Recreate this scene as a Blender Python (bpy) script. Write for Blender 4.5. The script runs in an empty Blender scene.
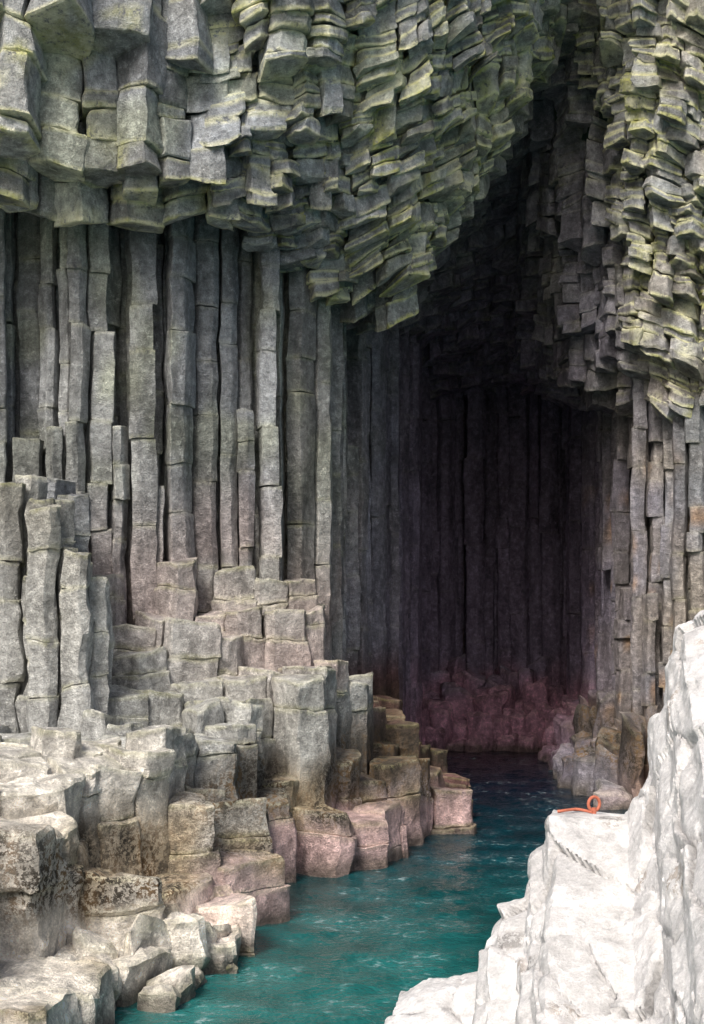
import bpy, math, random
import numpy as np
random.seed(7); rng=np.random.RandomState(7)

# ------------------------------------------------------------------ helpers
def _h(ix,iy,iz,seed):
    n=(ix.astype(np.int64)*374761393+iy.astype(np.int64)*668265263+iz.astype(np.int64)*1274126177+seed*974634777)&0xFFFFFFFF
    n=((n^(n>>13))*1103515245)&0xFFFFFFFF
    n=((n^(n>>15))*2246822519)&0xFFFFFFFF
    n=n^(n>>16)
    return (n&0xFFFFFF)/float(0x7FFFFF)-1.0
def vnoise(p,f,seed=0):
    q=p*f; i=np.floor(q); t=q-i; t=t*t*(3-2*t); i=i.astype(np.int64)
    r=0
    for dx in (0,1):
        wx=t[:,0] if dx else 1-t[:,0]
        for dy in (0,1):
            wy=t[:,1] if dy else 1-t[:,1]
            for dz in (0,1):
                wz=t[:,2] if dz else 1-t[:,2]
                r=r+wx*wy*wz*_h(i[:,0]+dx,i[:,1]+dy,i[:,2]+dz,seed)
    return r
def vn1(x,y,z,f,seed=0): return float(vnoise(np.array([[x,y,z]],float),f,seed)[0])
def sm(a,b,x):
    t=np.clip((x-a)/(b-a),0,1); return t*t*(3-2*t)
def blocks(p,size,seed,jit=0.38):
    q=p/np.array(size); i=np.floor(q).astype(np.int64)
    n=len(p); d1=np.full(n,1e9); d2=np.full(n,1e9); r1=np.zeros(n); r2=np.zeros(n); r3=np.zeros(n); loc=np.zeros((n,3))
    for a in (-1,0,1):
        for b in (-1,0,1):
            for c in (-1,0,1):
                j=i+np.array([a,b,c])
                h=[_h(j[:,0],j[:,1],j[:,2],seed+k) for k in range(3)]
                D=q-(j+0.5+jit*np.column_stack(h))
                d=(np.abs(D)**2.5).sum(1)**(1/2.5)
                m=d<d1
                d2=np.where(m,d1,np.minimum(d2,d))
                r1=np.where(m,h[0],r1)
                r2=np.where(m,_h(j[:,0],j[:,1],j[:,2],seed+7),r2)
                r3=np.where(m,_h(j[:,0],j[:,1],j[:,2],seed+8),r3)
                loc[m]=D[m]; d1=np.minimum(d1,d)
    return r1,r2,r3,loc,d2-d1

def clip(poly,mx,my,nx,ny):
    out=[];n=len(poly)
    for i in range(n):
        a=poly[i];b=poly[(i+1)%n]
        da=(a[0]-mx)*nx+(a[1]-my)*ny; db=(b[0]-mx)*nx+(b[1]-my)*ny
        if da<=0: out.append(a)
        if (da<0<db) or (db<0<da):
            t=da/(da-db); out.append((a[0]+t*(b[0]-a[0]),a[1]+t*(b[1]-a[1])))
    return out
def cells(x0,x1,y0,y1,s,jit,keep,stretch=1.0,drop=0.0):
    S=[];j=0;y=y0
    while y<y1:
        x=x0+(j%2)*s*0.5*stretch
        while x<x1:
            if rng.rand()>=drop: S.append((x+rng.uniform(-jit,jit)*s*stretch,y+rng.uniform(-jit,jit)*s))
            x+=s*stretch
        y+=s*0.866;j+=1
    S=np.array(S);out=[]
    R=2.4*s*max(1,stretch)
    for k in range(len(S)):
        cx,cy=S[k]
        if not keep(cx,cy): continue
        d=np.hypot(S[:,0]-cx,S[:,1]-cy)
        idx=np.where((d<R)&(d>1e-6))[0]
        h=R*0.6
        poly=[(cx-h,cy-h),(cx+h,cy-h),(cx+h,cy+h),(cx-h,cy+h)]
        for i in idx[np.argsort(d[idx])]:
            ox,oy=S[i]; poly=clip(poly,(cx+ox)/2,(cy+oy)/2,ox-cx,oy-cy)
            if len(poly)<3: break
        if len(poly)<3: continue
        P=np.array(poly)
        q=[P[0]]
        for v in P[1:]:
            if np.hypot(*(v-q[-1]))>0.1*s: q.append(v)
        if len(q)>3 and np.hypot(*(q[-1]-q[0]))<0.1*s: q.pop()
        if len(q)<3: continue
        out.append((np.array(q),P.mean(0)))
    return out

def ringpts(P,gap,cham=0.13,sub=1):
    c=P.mean(0)
    r=np.mean(np.hypot(P[:,0]-c[0],P[:,1]-c[1]))
    P=c+(P-c)*(1-gap/r)
    n=len(P);out=[]
    for i in range(n):
        a=P[i-1];v=P[i];b=P[(i+1)%n]
        out.append(v+(a-v)*cham); out.append(v+(b-v)*cham)
        s0=v+(b-v)*cham; s1=b+(v-b)*cham
        for k in range(1,sub+1): out.append(s0+(s1-s0)*k/(sub+1))
    return np.array(out),c

class MB:
    def __init__(s): s.V=[];s.F=[];s.E=[];s.R=[];s.n=0
    def prism(s,P,c,z0,z1,bev=0.05,dz=0.4,lean=(0,0),t0=(0,0),t1=(0,0),off=(0,0),scale=1.0,taper=0.0,bin=0.9,rnd=None,ek=1.0):
        if z1-z0<0.12: return
        rows=[(z0,0.5,0.0),(z0,bin,0.8*ek),(z0+bev,1.0,1.0*ek)]
        a=z0+bev;b=z1-bev
        if b<=a: b=a+0.02
        m=max(1,int((b-a)/dz))
        e=min(0.10,(b-a)*0.3)
        rows.append((a+e,1.0,0.0))
        for k in range(1,m):
            zz=a+(b-a)*k/m
            if zz>a+e*1.3 and zz<b-e*1.3: rows.append((zz,1.0,0.0))
        rows+=[(b-e,1.0,0.0),(b,1.0,1.0*ek),(z1,bin,0.6*ek),(z1,0.5,0.0)]
        n=len(P)
        if rnd is None: rnd=rng.rand()
        H=max(z1-z0,0.01)
        D=P-c
        base=s.n;vs=[]
        for (z,sc,ed) in rows:
            f=(z-z0)/H
            sc2=sc*scale*(1-taper*f)
            xy=c+np.array(off)+D*sc2+np.array(lean)*(z-z0)
            zz=z+(1-f)*(D[:,0]*t0[0]+D[:,1]*t0[1])*sc2+f*(D[:,0]*t1[0]+D[:,1]*t1[1])*sc2
            vs.append(np.column_stack([xy,zz])); s.E.append(np.full(n,ed))
        nr=len(rows)
        for k in (0,nr-1):
            vs.append(vs[k].mean(0)[None,:]); s.E.append(np.zeros(1))
        V=np.vstack(vs); s.V.append(V); s.R.append(np.full(len(V),rnd)); s.n+=len(V)
        for r in range(nr-1):
            o=base+r*n
            for i in range(n):
                j=(i+1)%n
                s.F.append((o+i,o+j,o+n+j,o+n+i))
        cb=base+nr*n;ct=cb+1;o=base+(nr-1)*n
        for i in range(n):
            j=(i+1)%n
            s.F.append((cb,base+j,base+i)); s.F.append((ct,o+i,o+j))
    def build(s,name,mat,colfn,amp=0.04,angle=32,fine=0.012):
        V=np.vstack(s.V);E=np.concatenate(s.E);R=np.concatenate(s.R)
        off=np.column_stack([vnoise(V,1.3,k+1)*amp+vnoise(V,3.7,k+11)*amp*0.5+vnoise(V,9.0,k+21)*fine for k in range(3)])
        V=V+off
        print(name,len(V))
        return mkmesh(name,V,s.F,E,R,mat,colfn,angle)
def mkmesh(name,V,F,E,R,mat,colfn,angle=32):
    me=bpy.data.meshes.new(name); me.from_pydata(V.tolist(),[],F if isinstance(F,list) else F.tolist())
    col,spk,wet,edge=colfn(V,R,E)
    a=me.color_attributes.new('Col','FLOAT_COLOR','POINT')
    a.data.foreach_set('color',np.column_stack([np.clip(col,0,1),np.ones(len(V))]).astype(np.float32).ravel())
    b=me.color_attributes.new('Aux','FLOAT_COLOR','POINT')
    b.data.foreach_set('color',np.column_stack([edge,spk,wet,np.ones(len(V))]).astype(np.float32).ravel())
    me.materials.append(mat)
    me.polygons.foreach_set('use_smooth',np.ones(len(me.polygons),bool))
    if angle<170: me.set_sharp_from_angle(angle=math.radians(angle))
    me.update()
    ob=bpy.data.objects.new(name,me); bpy.context.scene.collection.objects.link(ob)
    return ob

# ------------------------------------------------------------------ materials
def N(nt,t,**k):
    n=nt.nodes.new(t)
    for a,b in k.items(): setattr(n,a,b)
    return n
def rock_mat(name,contrast=1.0,bump=0.6,bdist=0.06,soft=1.0,fs=1.0):
    m=bpy.data.materials.new(name); m.use_nodes=True; nt=m.node_tree; L=nt.links
    bs=nt.nodes['Principled BSDF']
    tc=N(nt,'ShaderNodeTexCoord')
    col=N(nt,'ShaderNodeAttribute',attribute_name='Col')
    aux=N(nt,'ShaderNodeAttribute',attribute_name='Aux')
    sep=N(nt,'ShaderNodeSeparateColor'); L.new(aux.outputs['Color'],sep.inputs[0])
    mp=N(nt,'ShaderNodeMapping'); mp.inputs['Scale'].default_value=(1,1,0.35); L.new(tc.outputs['Object'],mp.inputs[0])
    def noise(scale,detail=6,rough=0.6,src=None):
        n=N(nt,'ShaderNodeTexNoise'); n.inputs['Scale'].default_value=scale;n.inputs['Detail'].default_value=detail
        n.inputs['Roughness'].default_value=rough
        L.new(src or tc.outputs['Object'],n.inputs['Vector']); return n.outputs['Fac']
    def mr(src,a,b,c,d):
        n=N(nt,'ShaderNodeMapRange'); n.inputs[1].default_value=a;n.inputs[2].default_value=b;n.inputs[3].default_value=c;n.inputs[4].default_value=d
        L.new(src,n.inputs[0]); return n.outputs[0]
    def mul(a,b,op='MULTIPLY'):
        n=N(nt,'ShaderNodeMath',operation=op)
        for i,v in enumerate((a,b)):
            if isinstance(v,(int,float)): n.inputs[i].default_value=v
            else: L.new(v,n.inputs[i])
        return n.outputs[0]
    def mix(f,a,b):
        n=N(nt,'ShaderNodeMix',data_type='RGBA')
        if isinstance(f,(int,float)): n.inputs[0].default_value=f
        else: L.new(f,n.inputs[0])
        for i,v in ((6,a),(7,b)):
            if isinstance(v,tuple): n.inputs[i].default_value=v+(1,)
            else: L.new(v,n.inputs[i])
        return n.outputs[2]
    n_st=noise(1.8*fs,4,0.65,mp.outputs[0])
    n_md=noise(5.0*fs,7,0.74)
    n_hi=noise(30*fs,2,0.7)
    k=soft
    f=mul(mul(mr(n_st,0.3,0.72,1-.5*k,1+.5*k),mr(n_md,0.3,0.7,1-.5*k,1+.5*k)),mr(n_hi,0.3,0.7,1-.25*k,1+.25*k))
    vm=N(nt,'ShaderNodeVectorMath',operation='SCALE'); L.new(col.outputs['Color'],vm.inputs[0]); L.new(f,vm.inputs['Scale'])
    c=vm.outputs[0]
    crust=mul(mr(n_md,0.55,0.62,0,1),mr(n_hi,0.42,0.56,0.1,0.7))
    cl=N(nt,'ShaderNodeVectorMath',operation='SCALE'); L.new(col.outputs['Color'],cl.inputs[0]); cl.inputs['Scale'].default_value=2.1
    c=mix(mul(crust,0.8*contrast),c,cl.outputs[0])
    e=mul(sep.outputs[0],mr(n_md,0.38,0.47,0.0,1.0))
    c=mix(e,c,mix(mr(n_st,0.38,0.55,0,1),(0.60,0.60,0.20),(0.95,0.92,0.58)))
    sp=mul(sep.outputs[1],mr(noise(10,4,0.8),0.46,0.53,0,1))
    c=mix(sp,c,mix(mr(n_st,0.45,0.6,0,1),(0.045,0.037,0.028),(0.20,0.125,0.06)))
    L.new(c,bs.inputs['Base Color'])
    ro=mr(sep.outputs[2],0,1,0.88,0.38); L.new(ro,bs.inputs['Roughness'])
    bs.inputs['Specular IOR Level'].default_value=0.35
    h=mul(mul(n_md,0.8),mul(n_hi,0.16),'ADD')
    bp=N(nt,'ShaderNodeBump'); bp.inputs['Strength'].default_value=bump; bp.inputs['Distance'].default_value=bdist*2
    L.new(h,bp.inputs['Height']); L.new(bp.outputs[0],bs.inputs['Normal'])
    return m
M_rock=rock_mat('basalt_rock',1.0,0.9,0.11); M_front=rock_mat('pale_rock',0.25,0.9,0.03,0.45,2.0)

# ------------------------------------------------------------------ layout (metres; sea level z=0)
CL=np.array([(-18,31),(-8,32.5),(-4.5,33.5),(-2,35),(-0.6,37),(0.3,42),(1.3,47),(2.3,53),(3,60),(6,61.5),(9.4,60),(9.3,56),(8.8,50),(8.3,44),(8.6,41),(10,40),(13,38.8),(22,37)],float)
OPEN=np.vstack([CL,[(22,-60),(-18,-60)]])
WL=np.array([(-18,12),(-7,13),(-3.6,16),(-2.6,21.3),(-1.7,23.3),(-2.3,26.8),(-1.3,29.6),(0.3,31.8),(1.6,34),(2.8,36.2),(2.6,39),(1.9,43),(2.0,50)],float)
LAND=np.vstack([WL,[(-2,50),(-18,40)]])
def inside(poly,x,y):
    r=False;n=len(poly);j=n-1
    for i in range(n):
        xi,yi=poly[i];xj,yj=poly[j]
        if (yi>y)!=(yj>y) and x<(xj-xi)*(y-yi)/(yj-yi)+xi: r=not r
        j=i
    return r
def pdist(pl,x,y):
    a=pl[:-1];b=pl[1:];p=np.array([x,y]);ab=b-a
    t=np.clip(((p-a)*ab).sum(1)/(ab**2).sum(1),0,1)
    q=a+ab*t[:,None]; return float(np.min(np.hypot(q[:,0]-x,q[:,1]-y)))
def Yf(x): return np.interp(x,[-18,-8,-4.5,-2,-0.6,1.3,3,6.2,8.3,10,13,22],[30.6,32.0,33.0,34.6,36.3,37.8,38.4,39.8,40.8,40,38.8,37])
def Cm(x): return np.interp(x,[-18,-8,-4.5,-2.8,-0.6,1.3,2.1,3.2,4.4,5.4,6.0,6.7,7.2,7.7,8.3,9,11,22],[15.1,15.1,15.2,15,13.9,13.6,15.1,17.0,19.0,21.2,22.4,22.4,20.2,16.6,12.9,11.4,11.5,12])
def Ceil(x,y):
    x=np.asarray(x,float); y=np.asarray(y,float)
    t=Yf(x)-y; tp=np.maximum(t,0)
    p=np.column_stack([np.ravel(x),np.ravel(y),np.full(x.size,3.0)])
    n=vnoise(p,0.45,5).reshape(x.shape)
    l=1-sm(-4.6,-1.0,x); r=sm(7,9.5,x)
    left=0.15*np.minimum(tp,1.5)+np.maximum(0,tp-1.5)*6.0
    mid=1.0*np.minimum(tp,3.5)+np.maximum(0,tp-3.5)*2.6
    right=2.4*tp
    out=Cm(x)+l*left+(1-l)*((1-r)*mid+r*right)+n*(0.7-0.45*l)*np.minimum(1,tp+0.3)
    s=np.clip(-t/(60-Yf(x)),0,1)
    inn=Cm(x+1.2*sm(0,5,-t))*(1-s)+15.2*s+n*0.4
    return np.where(t>=0,out,inn)

def colfn_base(V,R,E,ent=0.0):
    x,y,z=V[:,0],V[:,1],V[:,2]
    n=vnoise(V,0.35,31); n2=vnoise(V,0.9,32); n3=vnoise(V,0.2,33); n4=vnoise(V,1.7,34)
    c=np.tile(np.array([0.285,0.29,0.285]),(len(V),1))
    def mx(c,d,f): f=np.clip(f,0,1)[:,None]; return c*(1-f)+np.array(d)*f
    c=mx(c,[0.37,0.345,0.28],0.6*sm(-0.1,0.7,n)); c=mx(c,[0.23,0.245,0.27],0.7*sm(0.0,0.7,-n))
    c=mx(c,[0.31,0.33,0.24],0.55*sm(0.0,0.6,n2)*sm(7,11,z))
    c=c*(0.50+0.9*R)[:,None]
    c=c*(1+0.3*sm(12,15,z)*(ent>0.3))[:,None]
    plat=(1-sm(4.6,8.5,z))*(1-sm(33.5,36.5,y))*(1-sm(0.5,3,x)*0.5)
    c=mx(c,[0.47,0.47,0.445],plat*0.7)
    near=(1-sm(24,28,y)); c=mx(c,[0.90,0.84,0.74],near*(1-sm(2.4,3.9,z+n2*0.5))*0.92)
    c=mx(c,[0.76,0.71,0.63],near*0.55)
    pk=(1-sm(5.5,9.0,z+n*1.5))*sm(31,34,y)*sm(-0.5,0.2,n3+n2*0.6)*(1-sm(38,42,y))
    c=mx(c,[0.44,0.29,0.265],pk*0.45)
    wl=(1-sm(0.8,1.7,z+n2*0.5)); c=mx(c,[0.60,0.41,0.39],wl*(1-sm(38,41,y))*sm(22,26,y)*0.9)
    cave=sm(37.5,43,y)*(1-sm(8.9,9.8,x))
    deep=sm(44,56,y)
    c=mx(c,[0.20,0.165,0.22],cave*0.6); c=mx(c,[0.36,0.29,0.41],deep*0.85)  # purple cave tint, paler with depth: haze and ambient light put into the colour
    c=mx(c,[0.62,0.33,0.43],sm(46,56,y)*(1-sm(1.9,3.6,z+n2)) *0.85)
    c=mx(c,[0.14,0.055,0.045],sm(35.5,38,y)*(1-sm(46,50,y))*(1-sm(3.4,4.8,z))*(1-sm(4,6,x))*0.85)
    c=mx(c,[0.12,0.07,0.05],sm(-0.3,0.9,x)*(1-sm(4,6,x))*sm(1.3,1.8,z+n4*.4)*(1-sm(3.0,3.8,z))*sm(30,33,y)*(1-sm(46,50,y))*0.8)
    rt=sm(7.4,8.6,x)*(1-sm(50,56,y)); c=mx(c,[0.33,0.285,0.24],rt*0.6*sm(-0.5,0.4,n2)*(1-0.5*sm(42,47,y)))
    c=mx(c,[0.46,0.25,0.09],rt*sm(0.45,0.7,n4)*(1-sm(9,11,z))*0.5)
    c=mx(c,[0.20,0.11,0.06],rt*(1-sm(0.8,3.0,z+n2))*0.75)
    band=sm(0.8,1.3,z+n2*0.4)*(1-sm(2.1,3.0,z+n2*0.6))*(1-sm(46,52,y))
    c=mx(c,[0.42,0.30,0.14],band*sm(-0.1,0.4,n2)*(1-sm(33,36,y))*0.65)
    c=mx(c,[0.12,0.095,0.06],band*sm(-0.2,0.4,-n2+0.4*n4)*0.65*(1-0.5*near))
    spk=band*(0.6+0.4*sm(-.3,.3,n4))
    c=mx(c,[0.10,0.085,0.06],sm(-0.15,0.1,0.25-z)*0.8)
    wet=np.clip(cave*0.5+(1-sm(0.1,0.5,z))*0.8,0,1)
    patch=0.5*sm(0.3,0.6,n4+0.3*n) if ent>0.3 else 0
    edge=np.clip((E*ent*1.1)*(0.5+0.5*sm(-0.5,0.1,n))+patch*min(1,ent+.2),0,1)*(1-cave*0.65)
    return c,spk,wet,edge

def column(mb,P,c,z0,z1,seg=(1.2,3.2),off=0.025,bev=0.02,tl=0.08,dz=0.35,sv=0.04):
    z=z0; base=rng.rand(); calm=rng.rand()<0.5
    if calm: off=off*0.3; sv=sv*0.25; bev=0.012
    while z<z1-0.05:
        l=rng.uniform(*seg)*(1.5 if calm else 1); zt=min(z1,z+l)
        if z1-zt<0.4: zt=z1
        o=(rng.uniform(-off,off),rng.uniform(-off,off))
        t=(rng.uniform(-tl,tl),rng.uniform(-tl,tl))
        mb.prism(P,c,z,zt,bev=bev,dz=dz,off=o,t0=(0,0) if z==z0 else t,t1=t,scale=1-rng.rand()*sv,bin=0.97,rnd=0.7*base+0.3*rng.rand())
        z=zt

# --- tall basalt columns ---------------------------------
def rockk(x,y,depth=2.3): return (not inside(OPEN,x,y)) and pdist(CL,x,y)<depth
def build_wall(name,xr,yr,s,keep,seg,off,gap,sv,broken,stretch=1.0,amp=0.045,topmax=19,drop=0.15):
    mb=MB()
    for P,c in cells(xr[0],xr[1],yr[0],yr[1],s,0.34,keep,stretch,drop):
        d=pdist(CL,c[0],c[1])
        Q,cc=ringpts(P,gap+rng.rand()**2*0.11,0.05,1)
        top=min(float(Ceil(c[0],max(c[1],Yf(c[0])+.01)))+1.6,topmax)
        z0=-1.0
        if d<0.6 and rng.rand()<broken:
            if rng.rand()<0.25: z0=rng.uniform(7,11)
            else: top=rng.uniform(6.0,11.5)
        column(mb,Q,cc,z0,top,seg=seg,off=off,sv=sv)
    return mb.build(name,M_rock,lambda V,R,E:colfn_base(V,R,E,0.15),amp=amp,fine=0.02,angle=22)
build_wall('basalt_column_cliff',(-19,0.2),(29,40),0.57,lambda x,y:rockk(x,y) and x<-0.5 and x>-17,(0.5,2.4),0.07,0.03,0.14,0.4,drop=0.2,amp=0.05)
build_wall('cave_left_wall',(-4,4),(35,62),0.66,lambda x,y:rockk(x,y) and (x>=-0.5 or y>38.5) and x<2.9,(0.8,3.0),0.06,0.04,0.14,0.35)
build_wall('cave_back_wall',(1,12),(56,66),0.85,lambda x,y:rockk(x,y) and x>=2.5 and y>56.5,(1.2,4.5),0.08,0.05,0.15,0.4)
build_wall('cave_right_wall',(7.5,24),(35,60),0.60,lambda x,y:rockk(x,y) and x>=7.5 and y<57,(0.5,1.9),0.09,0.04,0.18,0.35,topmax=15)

# --- overhanging rock: interlocking broken column ends in strata ----------------
def strat(x,y):   # gently warped bedding surface
    return float(np.interp(x,[-18,-3,0,6,7,12,22],[0,0,0.5,2.8,2.8,1.4,1.4]))+0.5*vn1(x,y,0,0.22,81)+0.3*vn1(x,y,0,0.6,82)
def hang(name,xr,yr,s,keep,layer,rough,ent,drop,jit=0.34,stretch=1.0,off=0.09,sv=0.14,tilt=0.12,amp=0.07,depth=5.0,odd=0.25,ek=1.0,ft=0.0,bev=0.02):
    mb=MB()
    for P,c in cells(xr[0],xr[1],yr[0],yr[1],s,jit,keep,stretch,drop):
        Q,cc=ringpts(P,-0.03+rng.rand()**2*0.05,0.05,1)
        b=strat(c[0],c[1])
        z=float(Ceil(c[0],c[1]))+rng.uniform(-rough,rough)
        if z>25.5: continue
        if rng.rand()>odd: z=b+round((z-b)/layer)*layer+rng.uniform(-.05,.05)
        zt=min(26.3,z+depth)
        if Yf(c[0])-c[1]>4.5: zt=26.3
        g=(strat(c[0]+.5,c[1])-strat(c[0]-.5,c[1]),strat(c[0],c[1]+.5)-strat(c[0],c[1]-.5))
        base=rng.rand(); first=True
        while z<zt-0.05:
            k=math.floor((z-b)/layer+1.001); zn=b+k*layer+rng.uniform(-.06,.06)
            if rng.rand()<0.25: zn+=layer
            if rng.rand()<0.4: zn-=layer*rng.uniform(.3,.65)
            if zn-z<0.16: zn=z+layer*rng.uniform(.6,1)
            zn=min(zn,zt)
            t=(g[0]+rng.uniform(-tilt,tilt),g[1]+rng.uniform(-tilt,tilt)+ft); t1=(g[0]+rng.uniform(-.08,.08),g[1]+rng.uniform(-.08,.08))
            mb.prism(Q,cc,z,zn,bev=bev+0.02*rng.rand(),dz=0.28,off=(rng.uniform(-off,off),rng.uniform(-off,off)),t0=t if first else t1,t1=t1,
                     scale=1.08-rng.rand()*sv,bin=0.96,rnd=0.4*base+0.6*rng.rand(),taper=rng.uniform(-0.03,0.12),ek=ek*(1.0 if rng.rand()<0.75 else 0.2))
            z=zn; first=False
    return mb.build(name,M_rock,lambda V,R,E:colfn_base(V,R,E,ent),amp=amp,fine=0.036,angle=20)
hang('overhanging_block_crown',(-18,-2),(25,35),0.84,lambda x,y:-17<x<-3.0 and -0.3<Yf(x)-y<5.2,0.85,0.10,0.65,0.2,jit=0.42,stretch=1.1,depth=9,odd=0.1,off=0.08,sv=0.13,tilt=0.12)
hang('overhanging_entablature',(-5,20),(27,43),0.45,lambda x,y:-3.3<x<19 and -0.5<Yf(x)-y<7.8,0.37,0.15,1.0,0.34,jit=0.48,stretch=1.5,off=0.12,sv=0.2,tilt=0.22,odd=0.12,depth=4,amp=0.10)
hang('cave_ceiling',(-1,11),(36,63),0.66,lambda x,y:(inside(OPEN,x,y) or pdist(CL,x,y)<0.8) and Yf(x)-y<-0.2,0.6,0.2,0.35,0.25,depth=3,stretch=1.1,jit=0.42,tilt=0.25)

# --- stepped causeway of column stumps ---------------------------------------
def Plat(x,y):
    d=pdist(WL,x,y); n=vn1(x,y,0,0.5,41)
    top=np.interp(y,[12,20,24,28,31,35,39,43,50],[2.2,2.6,3.3,3.3,3.9,4.5,3.0,3.0,2.0])
    if y<24.6:
        w=2.6; lo=0.75
        h=lo*(0.5+0.9*d/w) if d<w*.5 else lo+(top-lo)*min(1,(d-w*0.5)/(w*0.55))
    elif y<34.5:
        h=1.2 if d<0.25 else (2.0 if d<1.15 else top)
    else:
        h=0.9 if d<0.4 else (1.8 if d<1.4 else top)
    if y>30 and x>-0.4: h=min(h,np.interp(x,[-0.4,0.1,0.8,1.6,2.3,3.1],[4.1,3.6,2.6,2.3,1.7,0.8])+max(0,y-38)*0.18)
    dc=pdist(CL,x,y)
    if dc<1.9 and x<-0.9: h=max(h,top+0.1+ (1.9-dc)*0.7+ rng.rand()*1.2*np.interp(x,[-6,-1],[1.5,0.4]))
    return h+n*0.3
mb=MB()
def landk(x,y): return inside(LAND,x,y) and (inside(OPEN,x,y) or pdist(CL,x,y)<0.3)
for P,c in cells(-18,5,23.6,46,0.84,0.37,lambda x,y:landk(x,y) and y>=24.2,1.15,0.14):
    if c[0]>2.75: continue
    Q,cc=ringpts(P,rng.rand()*0.04-0.015,0.05,2)
    h=Plat(c[0],c[1])+rng.choice([-0.35,-0.1,0.0,0.1,0.25])+rng.uniform(-.06,.06)
    t=(rng.uniform(-.1,.1),rng.uniform(-.1,.1))
    zc=h-rng.uniform(0.35,1.0)
    mb.prism(Q,cc,-1.5,zc,bev=0.025,dz=0.3,t1=t,taper=-0.01,scale=1.03,bin=0.97)
    mb.prism(Q,cc,zc,h,bev=0.03,dz=0.25,t0=t,t1=(rng.uniform(-.2,.2),rng.uniform(-.2,.2)),off=(rng.uniform(-.07,.07),rng.uniform(-.07,.07)),scale=1.03-0.12*rng.rand(),bin=0.96)
for P,c in cells(-8.4,-4.2,28.2,31.4,0.62,0.25,lambda x,y:-7.8<x<-5.3 and 28.8<y<31,1.0):
    Q,cc=ringpts(P,0.02,0.06,1)
    h=np.interp(c[0],[-7.8,-6.1,-5.9,-5.3,-5.1],[8.8,8.2,7.0,6.8,5.2])+rng.uniform(-.6,.2)
    column(mb,Q,cc,2.5,h,seg=(0.8,2),off=0.05,sv=0.12,tl=.1,dz=.3)
mb.build('stepped_rock_platform',M_rock,lambda V,R,E:colfn_base(V,0.2+0.6*R,E,0.2),amp=0.08,fine=0.036,angle=20)
mb=MB()
for P,c in cells(-18,0,11,26,1.4,0.37,lambda x,y:inside(LAND,x,y) and y<24.9,1.0,0.1):
    Q,cc=ringpts(P,rng.rand()*0.03,0.07,4)
    h=Plat(c[0],c[1])+rng.uniform(-0.25,0.25)
    zc=h-rng.uniform(.5,1.1)
    if zc<0.6: mb.prism(Q,cc,-1.5,h,bev=0.05,dz=0.2,t1=(rng.uniform(-.15,.15),rng.uniform(-.15,.15)),taper=0.05,scale=1.06,bin=0.94)
    else:
        t=(rng.uniform(-.12,.12),rng.uniform(-.12,.12))
        mb.prism(Q,cc,-1.5,zc,bev=0.04,dz=0.2,t1=t,taper=0.03,scale=1.06,bin=0.96)
        mb.prism(Q,cc,zc,h,bev=0.05,dz=0.2,t0=t,t1=(rng.uniform(-.15,.15),rng.uniform(-.15,.15)),scale=1.02,bin=0.94,off=(rng.uniform(-.08,.08),rng.uniform(-.08,.08)))
for i in range(34):   # loose boulders on the wet ledge
    y=rng.uniform(20,26.5); x0=np.interp(y,WL[2:6,1],WL[2:6,0]); x=x0-rng.uniform(-0.15,1.6); r=rng.uniform(0.15,0.5)
    a=np.sort(rng.uniform(0,6.28,7)); P=np.column_stack([x+r*np.cos(a),y+r*np.sin(a)])
    Q,cc=ringpts(P,0,0.2,1); zb=0.0 if x>x0-0.4 else 0.5
    mb.prism(Q,cc,zb-0.3,zb+r*0.9,bev=r*0.3,dz=0.15,bin=0.7,t1=(rng.uniform(-.3,.3),rng.uniform(-.3,.3)))
mb.build('shore_rocks',M_rock,lambda V,R,E:colfn_base(V,0.3+0.4*R,E,0.2),amp=0.13,fine=0.045,angle=20)

# --- fallen blocks at the head of the cave and along its right foot ----------
mb=MB()
for P,c in cells(2,11,41,61,0.8,0.35,lambda x,y:inside(OPEN,x,y) and ((y>55.5) or (x>6.5 and pdist(CL[10:],x,y)<1.5 and y<56)),1.0,0.1):
    Q,cc=ringpts(P,0.0,0.12,1)
    if c[1]>55.5: h=np.interp(c[1],[55.5,57,60],[0.4,1.6,2.9])+rng.uniform(-.7,.7)
    else: h=np.interp(pdist(CL,c[0],c[1]),[0,1.5],[2.8,0.4])+rng.uniform(-.5,.5)
    mb.prism(Q,cc,-1,max(h,0.1),bev=0.1,dz=0.35,t1=(rng.uniform(-.4,.4),rng.uniform(-.4,.4)),scale=1.05,taper=0.08,bin=0.85)
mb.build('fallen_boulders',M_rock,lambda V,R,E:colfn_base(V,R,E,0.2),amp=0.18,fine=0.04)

# --- rock mass behind -------------------------------------------------
V=[];F=[]
B=[]
for i in range(len(CL)):
    a=CL[max(i-1,0)];b=CL[min(i+1,len(CL)-1)];t=(b-a)/np.hypot(*(b-a)); n=np.array([-t[1],t[0]])
    B.append(CL[i]+n*1.9)
for p in B: V+= [(p[0],p[1],-2),(p[0],p[1],25.5)]
for i in range(len(B)-1): F.append((2*i,2*i+2,2*i+3,2*i+1))
V=np.array(V,float)
mkmesh('cliff_rock_mass',V,F,np.zeros(len(V)),np.full(len(V),.4),M_rock,lambda V,R,E:colfn_base(V,R,E,0))
gm=bpy.data.materials.new('headland_grass'); gm.use_nodes=True
nt=gm.node_tree; ns=nt.nodes.new('ShaderNodeTexNoise'); ns.inputs['Scale'].default_value=0.8; ns.inputs['Detail'].default_value=8
cr=nt.nodes.new('ShaderNodeValToRGB'); cr.color_ramp.elements[0].color=(0.04,0.06,0.02,1); cr.color_ramp.elements[1].color=(0.10,0.13,0.05,1)
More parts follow.
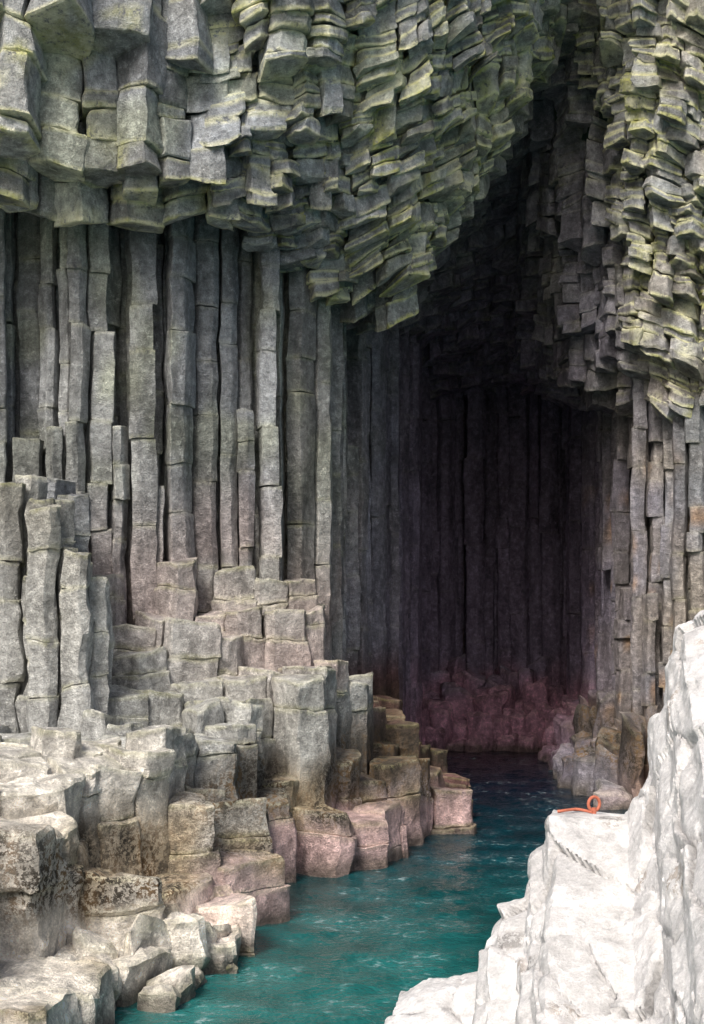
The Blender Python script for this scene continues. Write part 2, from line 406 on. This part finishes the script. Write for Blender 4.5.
nt.links.new(ns.outputs['Fac'],cr.inputs[0]); nt.links.new(cr.outputs[0],nt.nodes['Principled BSDF'].inputs['Base Color']); nt.nodes['Principled BSDF'].inputs['Roughness'].default_value=0.9
V=[];F=[];xs=np.linspace(-60,60,61)
rows=12
for j in range(rows):
    for x in xs:
        y=float(Yf(x))-(3.9 if x<-3 else 6.6 if x<8 else 6.4)+ (j/(rows-1))**1.6*80
        V.append((x,y,26.0+ (0 if j==0 else 0.7+ j*0.45+0.5*math.sin(x*.3+j))))
for j in range(rows-1):
    for i in range(60): a=j*61+i; F.append((a,a+1,a+62,a+61))
me=bpy.data.meshes.new('headland'); me.from_pydata(V,[],F); me.materials.append(gm)
bpy.context.scene.collection.objects.link(bpy.data.objects.new('headland',me))

# --- bright foreground rock ---------------------------------------------------
KU=[-0.8,0.25,0.45,0.7,1.22,1.27,1.36,1.38,1.62,1.66,1.70,1.80,1.84,1.88,2.56,2.68,2.74,2.77,2.86,2.88,2.97,3.01,3.4,6,9]
KZ=[-1.5,1.4,2.3,2.45,2.55,2.95,3.05,3.12,3.18,3.5,3.66,3.72,3.95,4.02,4.0,4.25,4.35,4.9,5.05,5.4,5.55,5.75,5.95,6.5,7]
uf=np.linspace(-0.8,9,9000); zf=np.interp(uf,KU,KZ); sf=np.concatenate([[0],np.cumsum(np.hypot(np.diff(uf),np.diff(zf)))])
dens=np.where(uf<3.6,0.026,0.07); q=[0.0]
while q[-1]<sf[-1]: q.append(q[-1]+np.interp(q[-1],sf,dens))
gu=np.interp(q,sf,uf); gz=np.interp(q,sf,zf)
gy=np.concatenate([np.arange(4.5,9,0.07),np.arange(9,16,0.035)])
U,Y=np.meshgrid(gu,gy); Z0=np.meshgrid(gz,gy)[0]
u=U.ravel(); y=Y.ravel(); z=Z0.ravel()
x=u+(y-13)*0.17
z=z-np.clip(12.6-y,0,9)*0.30*sm(5,3,u)-np.clip(12.6-y,0,9)*0.16
p3=np.column_stack([x,y,np.zeros_like(x)])
z-= np.clip(y-13.3+vnoise(p3,1.2,57)*0.25,0,9)*2.6
P=np.column_stack([x,y,z]); W=P+0.10*np.column_stack([vnoise(P,1.5,50+k) for k in range(3)])+0.03*np.column_stack([vnoise(P,5,55+k) for k in range(3)])
a=blocks(W,(0.8,1.2,0.7),901); b=blocks(W,(0.26,0.36,0.22),933)
calm=1-0.85*np.exp(-(((x-2.1)/0.35)**2+((y-13.0)/0.3)**2))
d=0.065*(a[0]+0.9*a[1]*a[3][:,0]+0.9*a[2]*a[3][:,2]+.6*a[0]*a[3][:,1])+0.015*(b[0]+b[1]*b[3][:,0]+b[2]*b[3][:,2])
crk=np.exp(-(a[4]/0.03)**2); d-=0.045*crk+0.005*np.exp(-(b[4]/0.09)**2)
d+=vnoise(P,2.5,54)*0.035+vnoise(P,8,58)*0.013+vnoise(P,18,56)*0.009
d*=calm
V=P+np.array([-0.62,-0.35,0.62])*d[:,None]
nx=len(gu)
idx=np.arange(len(x)).reshape(len(gy),nx)
F=np.stack([idx[:-1,:-1],idx[:-1,1:],idx[1:,1:],idx[1:,:-1]],-1).reshape(-1,4)
def colf(V,R,E):
    n=vnoise(V,1.1,61); n2=vnoise(V,3,62); c=np.tile(np.array([0.665,0.65,0.64]),(len(V),1))*(0.95+0.12*n+0.07*n2)[:,None]
    c=c*(0.95+0.10*R)[:,None]*(1-0.6*E)[:,None]
    return c,0.6*sm(0.5,0.75,n2),np.zeros(len(V)),np.zeros(len(V))
mkmesh('foreground_rock',V,F,crk*sm(-0.1,.4,vnoise(P,.8,63))*calm,0.5+0.5*a[1],M_front,colf,35)
def fz(px,py):
    m=(np.abs(V[:,0]-px)<0.05)&(np.abs(V[:,1]-py)<0.08); return float(V[m,2].max()) if m.any() else 4.0

# --- rusty mooring ring ---------------------------------------------------------
rm=bpy.data.materials.new('rusty_orange_iron'); rm.use_nodes=True; nt=rm.node_tree
ns=nt.nodes.new('ShaderNodeTexNoise'); ns.inputs['Scale'].default_value=60; ns.inputs['Detail'].default_value=6
cr=nt.nodes.new('ShaderNodeValToRGB'); cr.color_ramp.elements[0].color=(0.28,0.06,0.03,1); cr.color_ramp.elements[1].color=(0.60,0.20,0.12,1)
nt.links.new(ns.outputs['Fac'],cr.inputs[0]); nt.links.new(cr.outputs[0],nt.nodes['Principled BSDF'].inputs['Base Color']); nt.nodes['Principled BSDF'].inputs['Roughness'].default_value=0.75
rp=bpy.data.objects.new('mooring_ring',None); bpy.context.scene.collection.objects.link(rp)
ry=13.0; rx=(594-352)/1400*ry; rz=fz(rx,ry)
def tube(name,pts,r,cyc=False):
    cu=bpy.data.curves.new(name,'CURVE'); cu.dimensions='3D'; sp=cu.splines.new('POLY'); sp.points.add(len(pts)-1)
    for i,p in enumerate(pts): sp.points[i].co=(*p,1)
    sp.use_cyclic_u=cyc; cu.bevel_depth=r; cu.bevel_resolution=4; cu.materials.append(rm); cu.use_fill_caps=True
    o=bpy.data.objects.new(name,cu); bpy.context.scene.collection.objects.link(o); o.parent=rp; return o
tube('ring',[(rx+0.055*math.cos(a),ry+0.02*math.cos(a),rz+0.085+0.065*math.sin(a)) for a in np.linspace(0,2*math.pi,33)[:-1]],0.015,True)
tube('eye_bolt',[(rx,ry,rz-0.08),(rx,ry,rz+0.02),(rx+0.0,ry,rz+0.05)],0.022)
pts=[]
for t in np.linspace(0,1,24):
    xx=rx-0.02-0.33*t; yy=ry-0.02+0.05*math.sin(t*5); pts.append((xx,yy,max(fz(xx,yy),rz-0.05)+0.010+0.02*math.sin(t*math.pi)))
tube('rope_tail',pts,0.014)

# --- sea -------------------------------------------------------------------------
wm=bpy.data.materials.new('sea_water'); wm.use_nodes=True; nt=wm.node_tree; L=nt.links; bs=nt.nodes['Principled BSDF']
tc=nt.nodes.new('ShaderNodeTexCoord'); sx=nt.nodes.new('ShaderNodeSeparateXYZ'); L.new(tc.outputs['Object'],sx.inputs[0])
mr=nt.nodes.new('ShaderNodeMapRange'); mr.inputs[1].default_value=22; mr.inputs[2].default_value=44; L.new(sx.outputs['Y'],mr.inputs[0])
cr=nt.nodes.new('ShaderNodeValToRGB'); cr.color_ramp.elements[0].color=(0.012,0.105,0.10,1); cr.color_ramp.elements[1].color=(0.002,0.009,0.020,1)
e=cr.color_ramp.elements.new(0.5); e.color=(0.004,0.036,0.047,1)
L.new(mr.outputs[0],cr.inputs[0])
n1=nt.nodes.new('ShaderNodeTexNoise'); n1.inputs['Scale'].default_value=0.6; n1.inputs['Detail'].default_value=4
L.new(tc.outputs['Object'],n1.inputs['Vector'])
m1=nt.nodes.new('ShaderNodeMapRange'); m1.inputs[1].default_value=.3;m1.inputs[2].default_value=.7;m1.inputs[3].default_value=.55;m1.inputs[4].default_value=1.45; L.new(n1.outputs['Fac'],m1.inputs[0])
vs=nt.nodes.new('ShaderNodeVectorMath'); vs.operation='SCALE'; L.new(cr.outputs[0],vs.inputs[0]); L.new(m1.outputs[0],vs.inputs['Scale'])
mp=nt.nodes.new('ShaderNodeMapping'); mp.inputs['Scale'].default_value=(0.8,1.1,1); L.new(tc.outputs['Object'],mp.inputs[0])
n2=nt.nodes.new('ShaderNodeTexNoise'); n2.inputs['Scale'].default_value=5.0; n2.inputs['Detail'].default_value=6; n2.inputs['Roughness'].default_value=0.75; L.new(mp.outputs[0],n2.inputs['Vector'])
m2=nt.nodes.new('ShaderNodeMapRange'); m2.inputs[1].default_value=.54;m2.inputs[2].default_value=.66;m2.inputs[4].default_value=.6; L.new(n2.outputs['Fac'],m2.inputs[0])
m3=nt.nodes.new('ShaderNodeMapRange'); m3.inputs[1].default_value=.5;m3.inputs[2].default_value=.6; L.new(n1.outputs['Fac'],m3.inputs[0])
mm=nt.nodes.new('ShaderNodeMath'); mm.operation='MULTIPLY'; L.new(m2.outputs[0],mm.inputs[0]); L.new(m3.outputs[0],mm.inputs[1])
mx=nt.nodes.new('ShaderNodeMix'); mx.data_type='RGBA'; mx.inputs[7].default_value=(0.38,0.47,0.49,1); L.new(mm.outputs[0],mx.inputs[0]); L.new(vs.outputs[0],mx.inputs[6])
L.new(mx.outputs[2],bs.inputs['Base Color']); bs.inputs['Roughness'].default_value=0.05; bs.inputs['IOR'].default_value=1.33
n3=nt.nodes.new('ShaderNodeTexNoise'); n3.inputs['Scale'].default_value=7.0; n3.inputs['Detail'].default_value=3; n3.inputs['Roughness'].default_value=0.6; L.new(tc.outputs['Object'],n3.inputs['Vector'])
bp=nt.nodes.new('ShaderNodeBump'); bp.inputs['Strength'].default_value=0.8; bp.inputs['Distance'].default_value=0.06; L.new(n3.outputs['Fac'],bp.inputs['Height']); L.new(bp.outputs[0],bs.inputs['Normal'])
wxs=np.concatenate([[-3000,-400,-60,-20],np.arange(-6,11,0.09),[20,60,400,3000]]); wys=np.concatenate([[-3000,-300,-40,0],np.arange(14,62,0.10),[90,400,3000]])
Xw,Yw=np.meshgrid(wxs,wys); pw=np.column_stack([Xw.ravel(),Yw.ravel(),np.zeros(Xw.size)])
h=0.035*vnoise(pw,1.1,201)+0.028*vnoise(pw*np.array([1,1.3,1]),2.3,202)+0.016*vnoise(pw,4.7,203)
msk=(np.abs(pw[:,0]-2.5)<8.6)&(pw[:,1]>13.9)&(pw[:,1]<62.1)
pw[:,2]=np.where(msk,h,0)
idx=np.arange(Xw.size).reshape(Xw.shape)
F=np.stack([idx[:-1,:-1],idx[:-1,1:],idx[1:,1:],idx[1:,:-1]],-1).reshape(-1,4)
me=bpy.data.meshes.new('sea'); me.from_pydata(pw.tolist(),[],F.tolist()); me.materials.append(wm)
me.polygons.foreach_set('use_smooth',np.ones(len(me.polygons),bool))
bpy.context.scene.collection.objects.link(bpy.data.objects.new('sea',me))

# --- light, sky, camera ------------------------------------------------------------
az=math.radians(203); el=math.radians(47)
w=bpy.data.worlds.new('World'); bpy.context.scene.world=w; w.use_nodes=True; nt=w.node_tree
sk=nt.nodes.new('ShaderNodeTexSky'); sk.sky_type='NISHITA'; sk.sun_disc=False; sk.sun_elevation=el; sk.sun_rotation=az; sk.dust_density=5.0
nt.links.new(sk.outputs[0],nt.nodes['Background'].inputs[0]); nt.nodes['Background'].inputs[1].default_value=0.15
sd=bpy.data.lights.new('sun','SUN'); sd.energy=3.8; sd.angle=math.radians(18); sd.color=(1,0.965,0.92)
so=bpy.data.objects.new('sun',sd); bpy.context.scene.collection.objects.link(so)
from mathutils import Vector
dirn=Vector((math.sin(az)*math.cos(el),math.cos(az)*math.cos(el),math.sin(el)))
so.rotation_euler=dirn.to_track_quat('Z','Y').to_euler()
cam=bpy.data.cameras.new('camera'); co=bpy.data.objects.new('camera',cam); bpy.context.scene.collection.objects.link(co)
co.location=(0,0,6); co.rotation_euler=(math.radians(90),0,0)
cam.sensor_fit='VERTICAL'; cam.sensor_height=24; cam.lens=24*1400/1024; cam.shift_y=88/1024; cam.clip_end=6000
bpy.context.scene.camera=co
sc=bpy.context.scene; sc.view_settings.view_transform='Standard'; sc.view_settings.look='None'; sc.view_settings.exposure=0
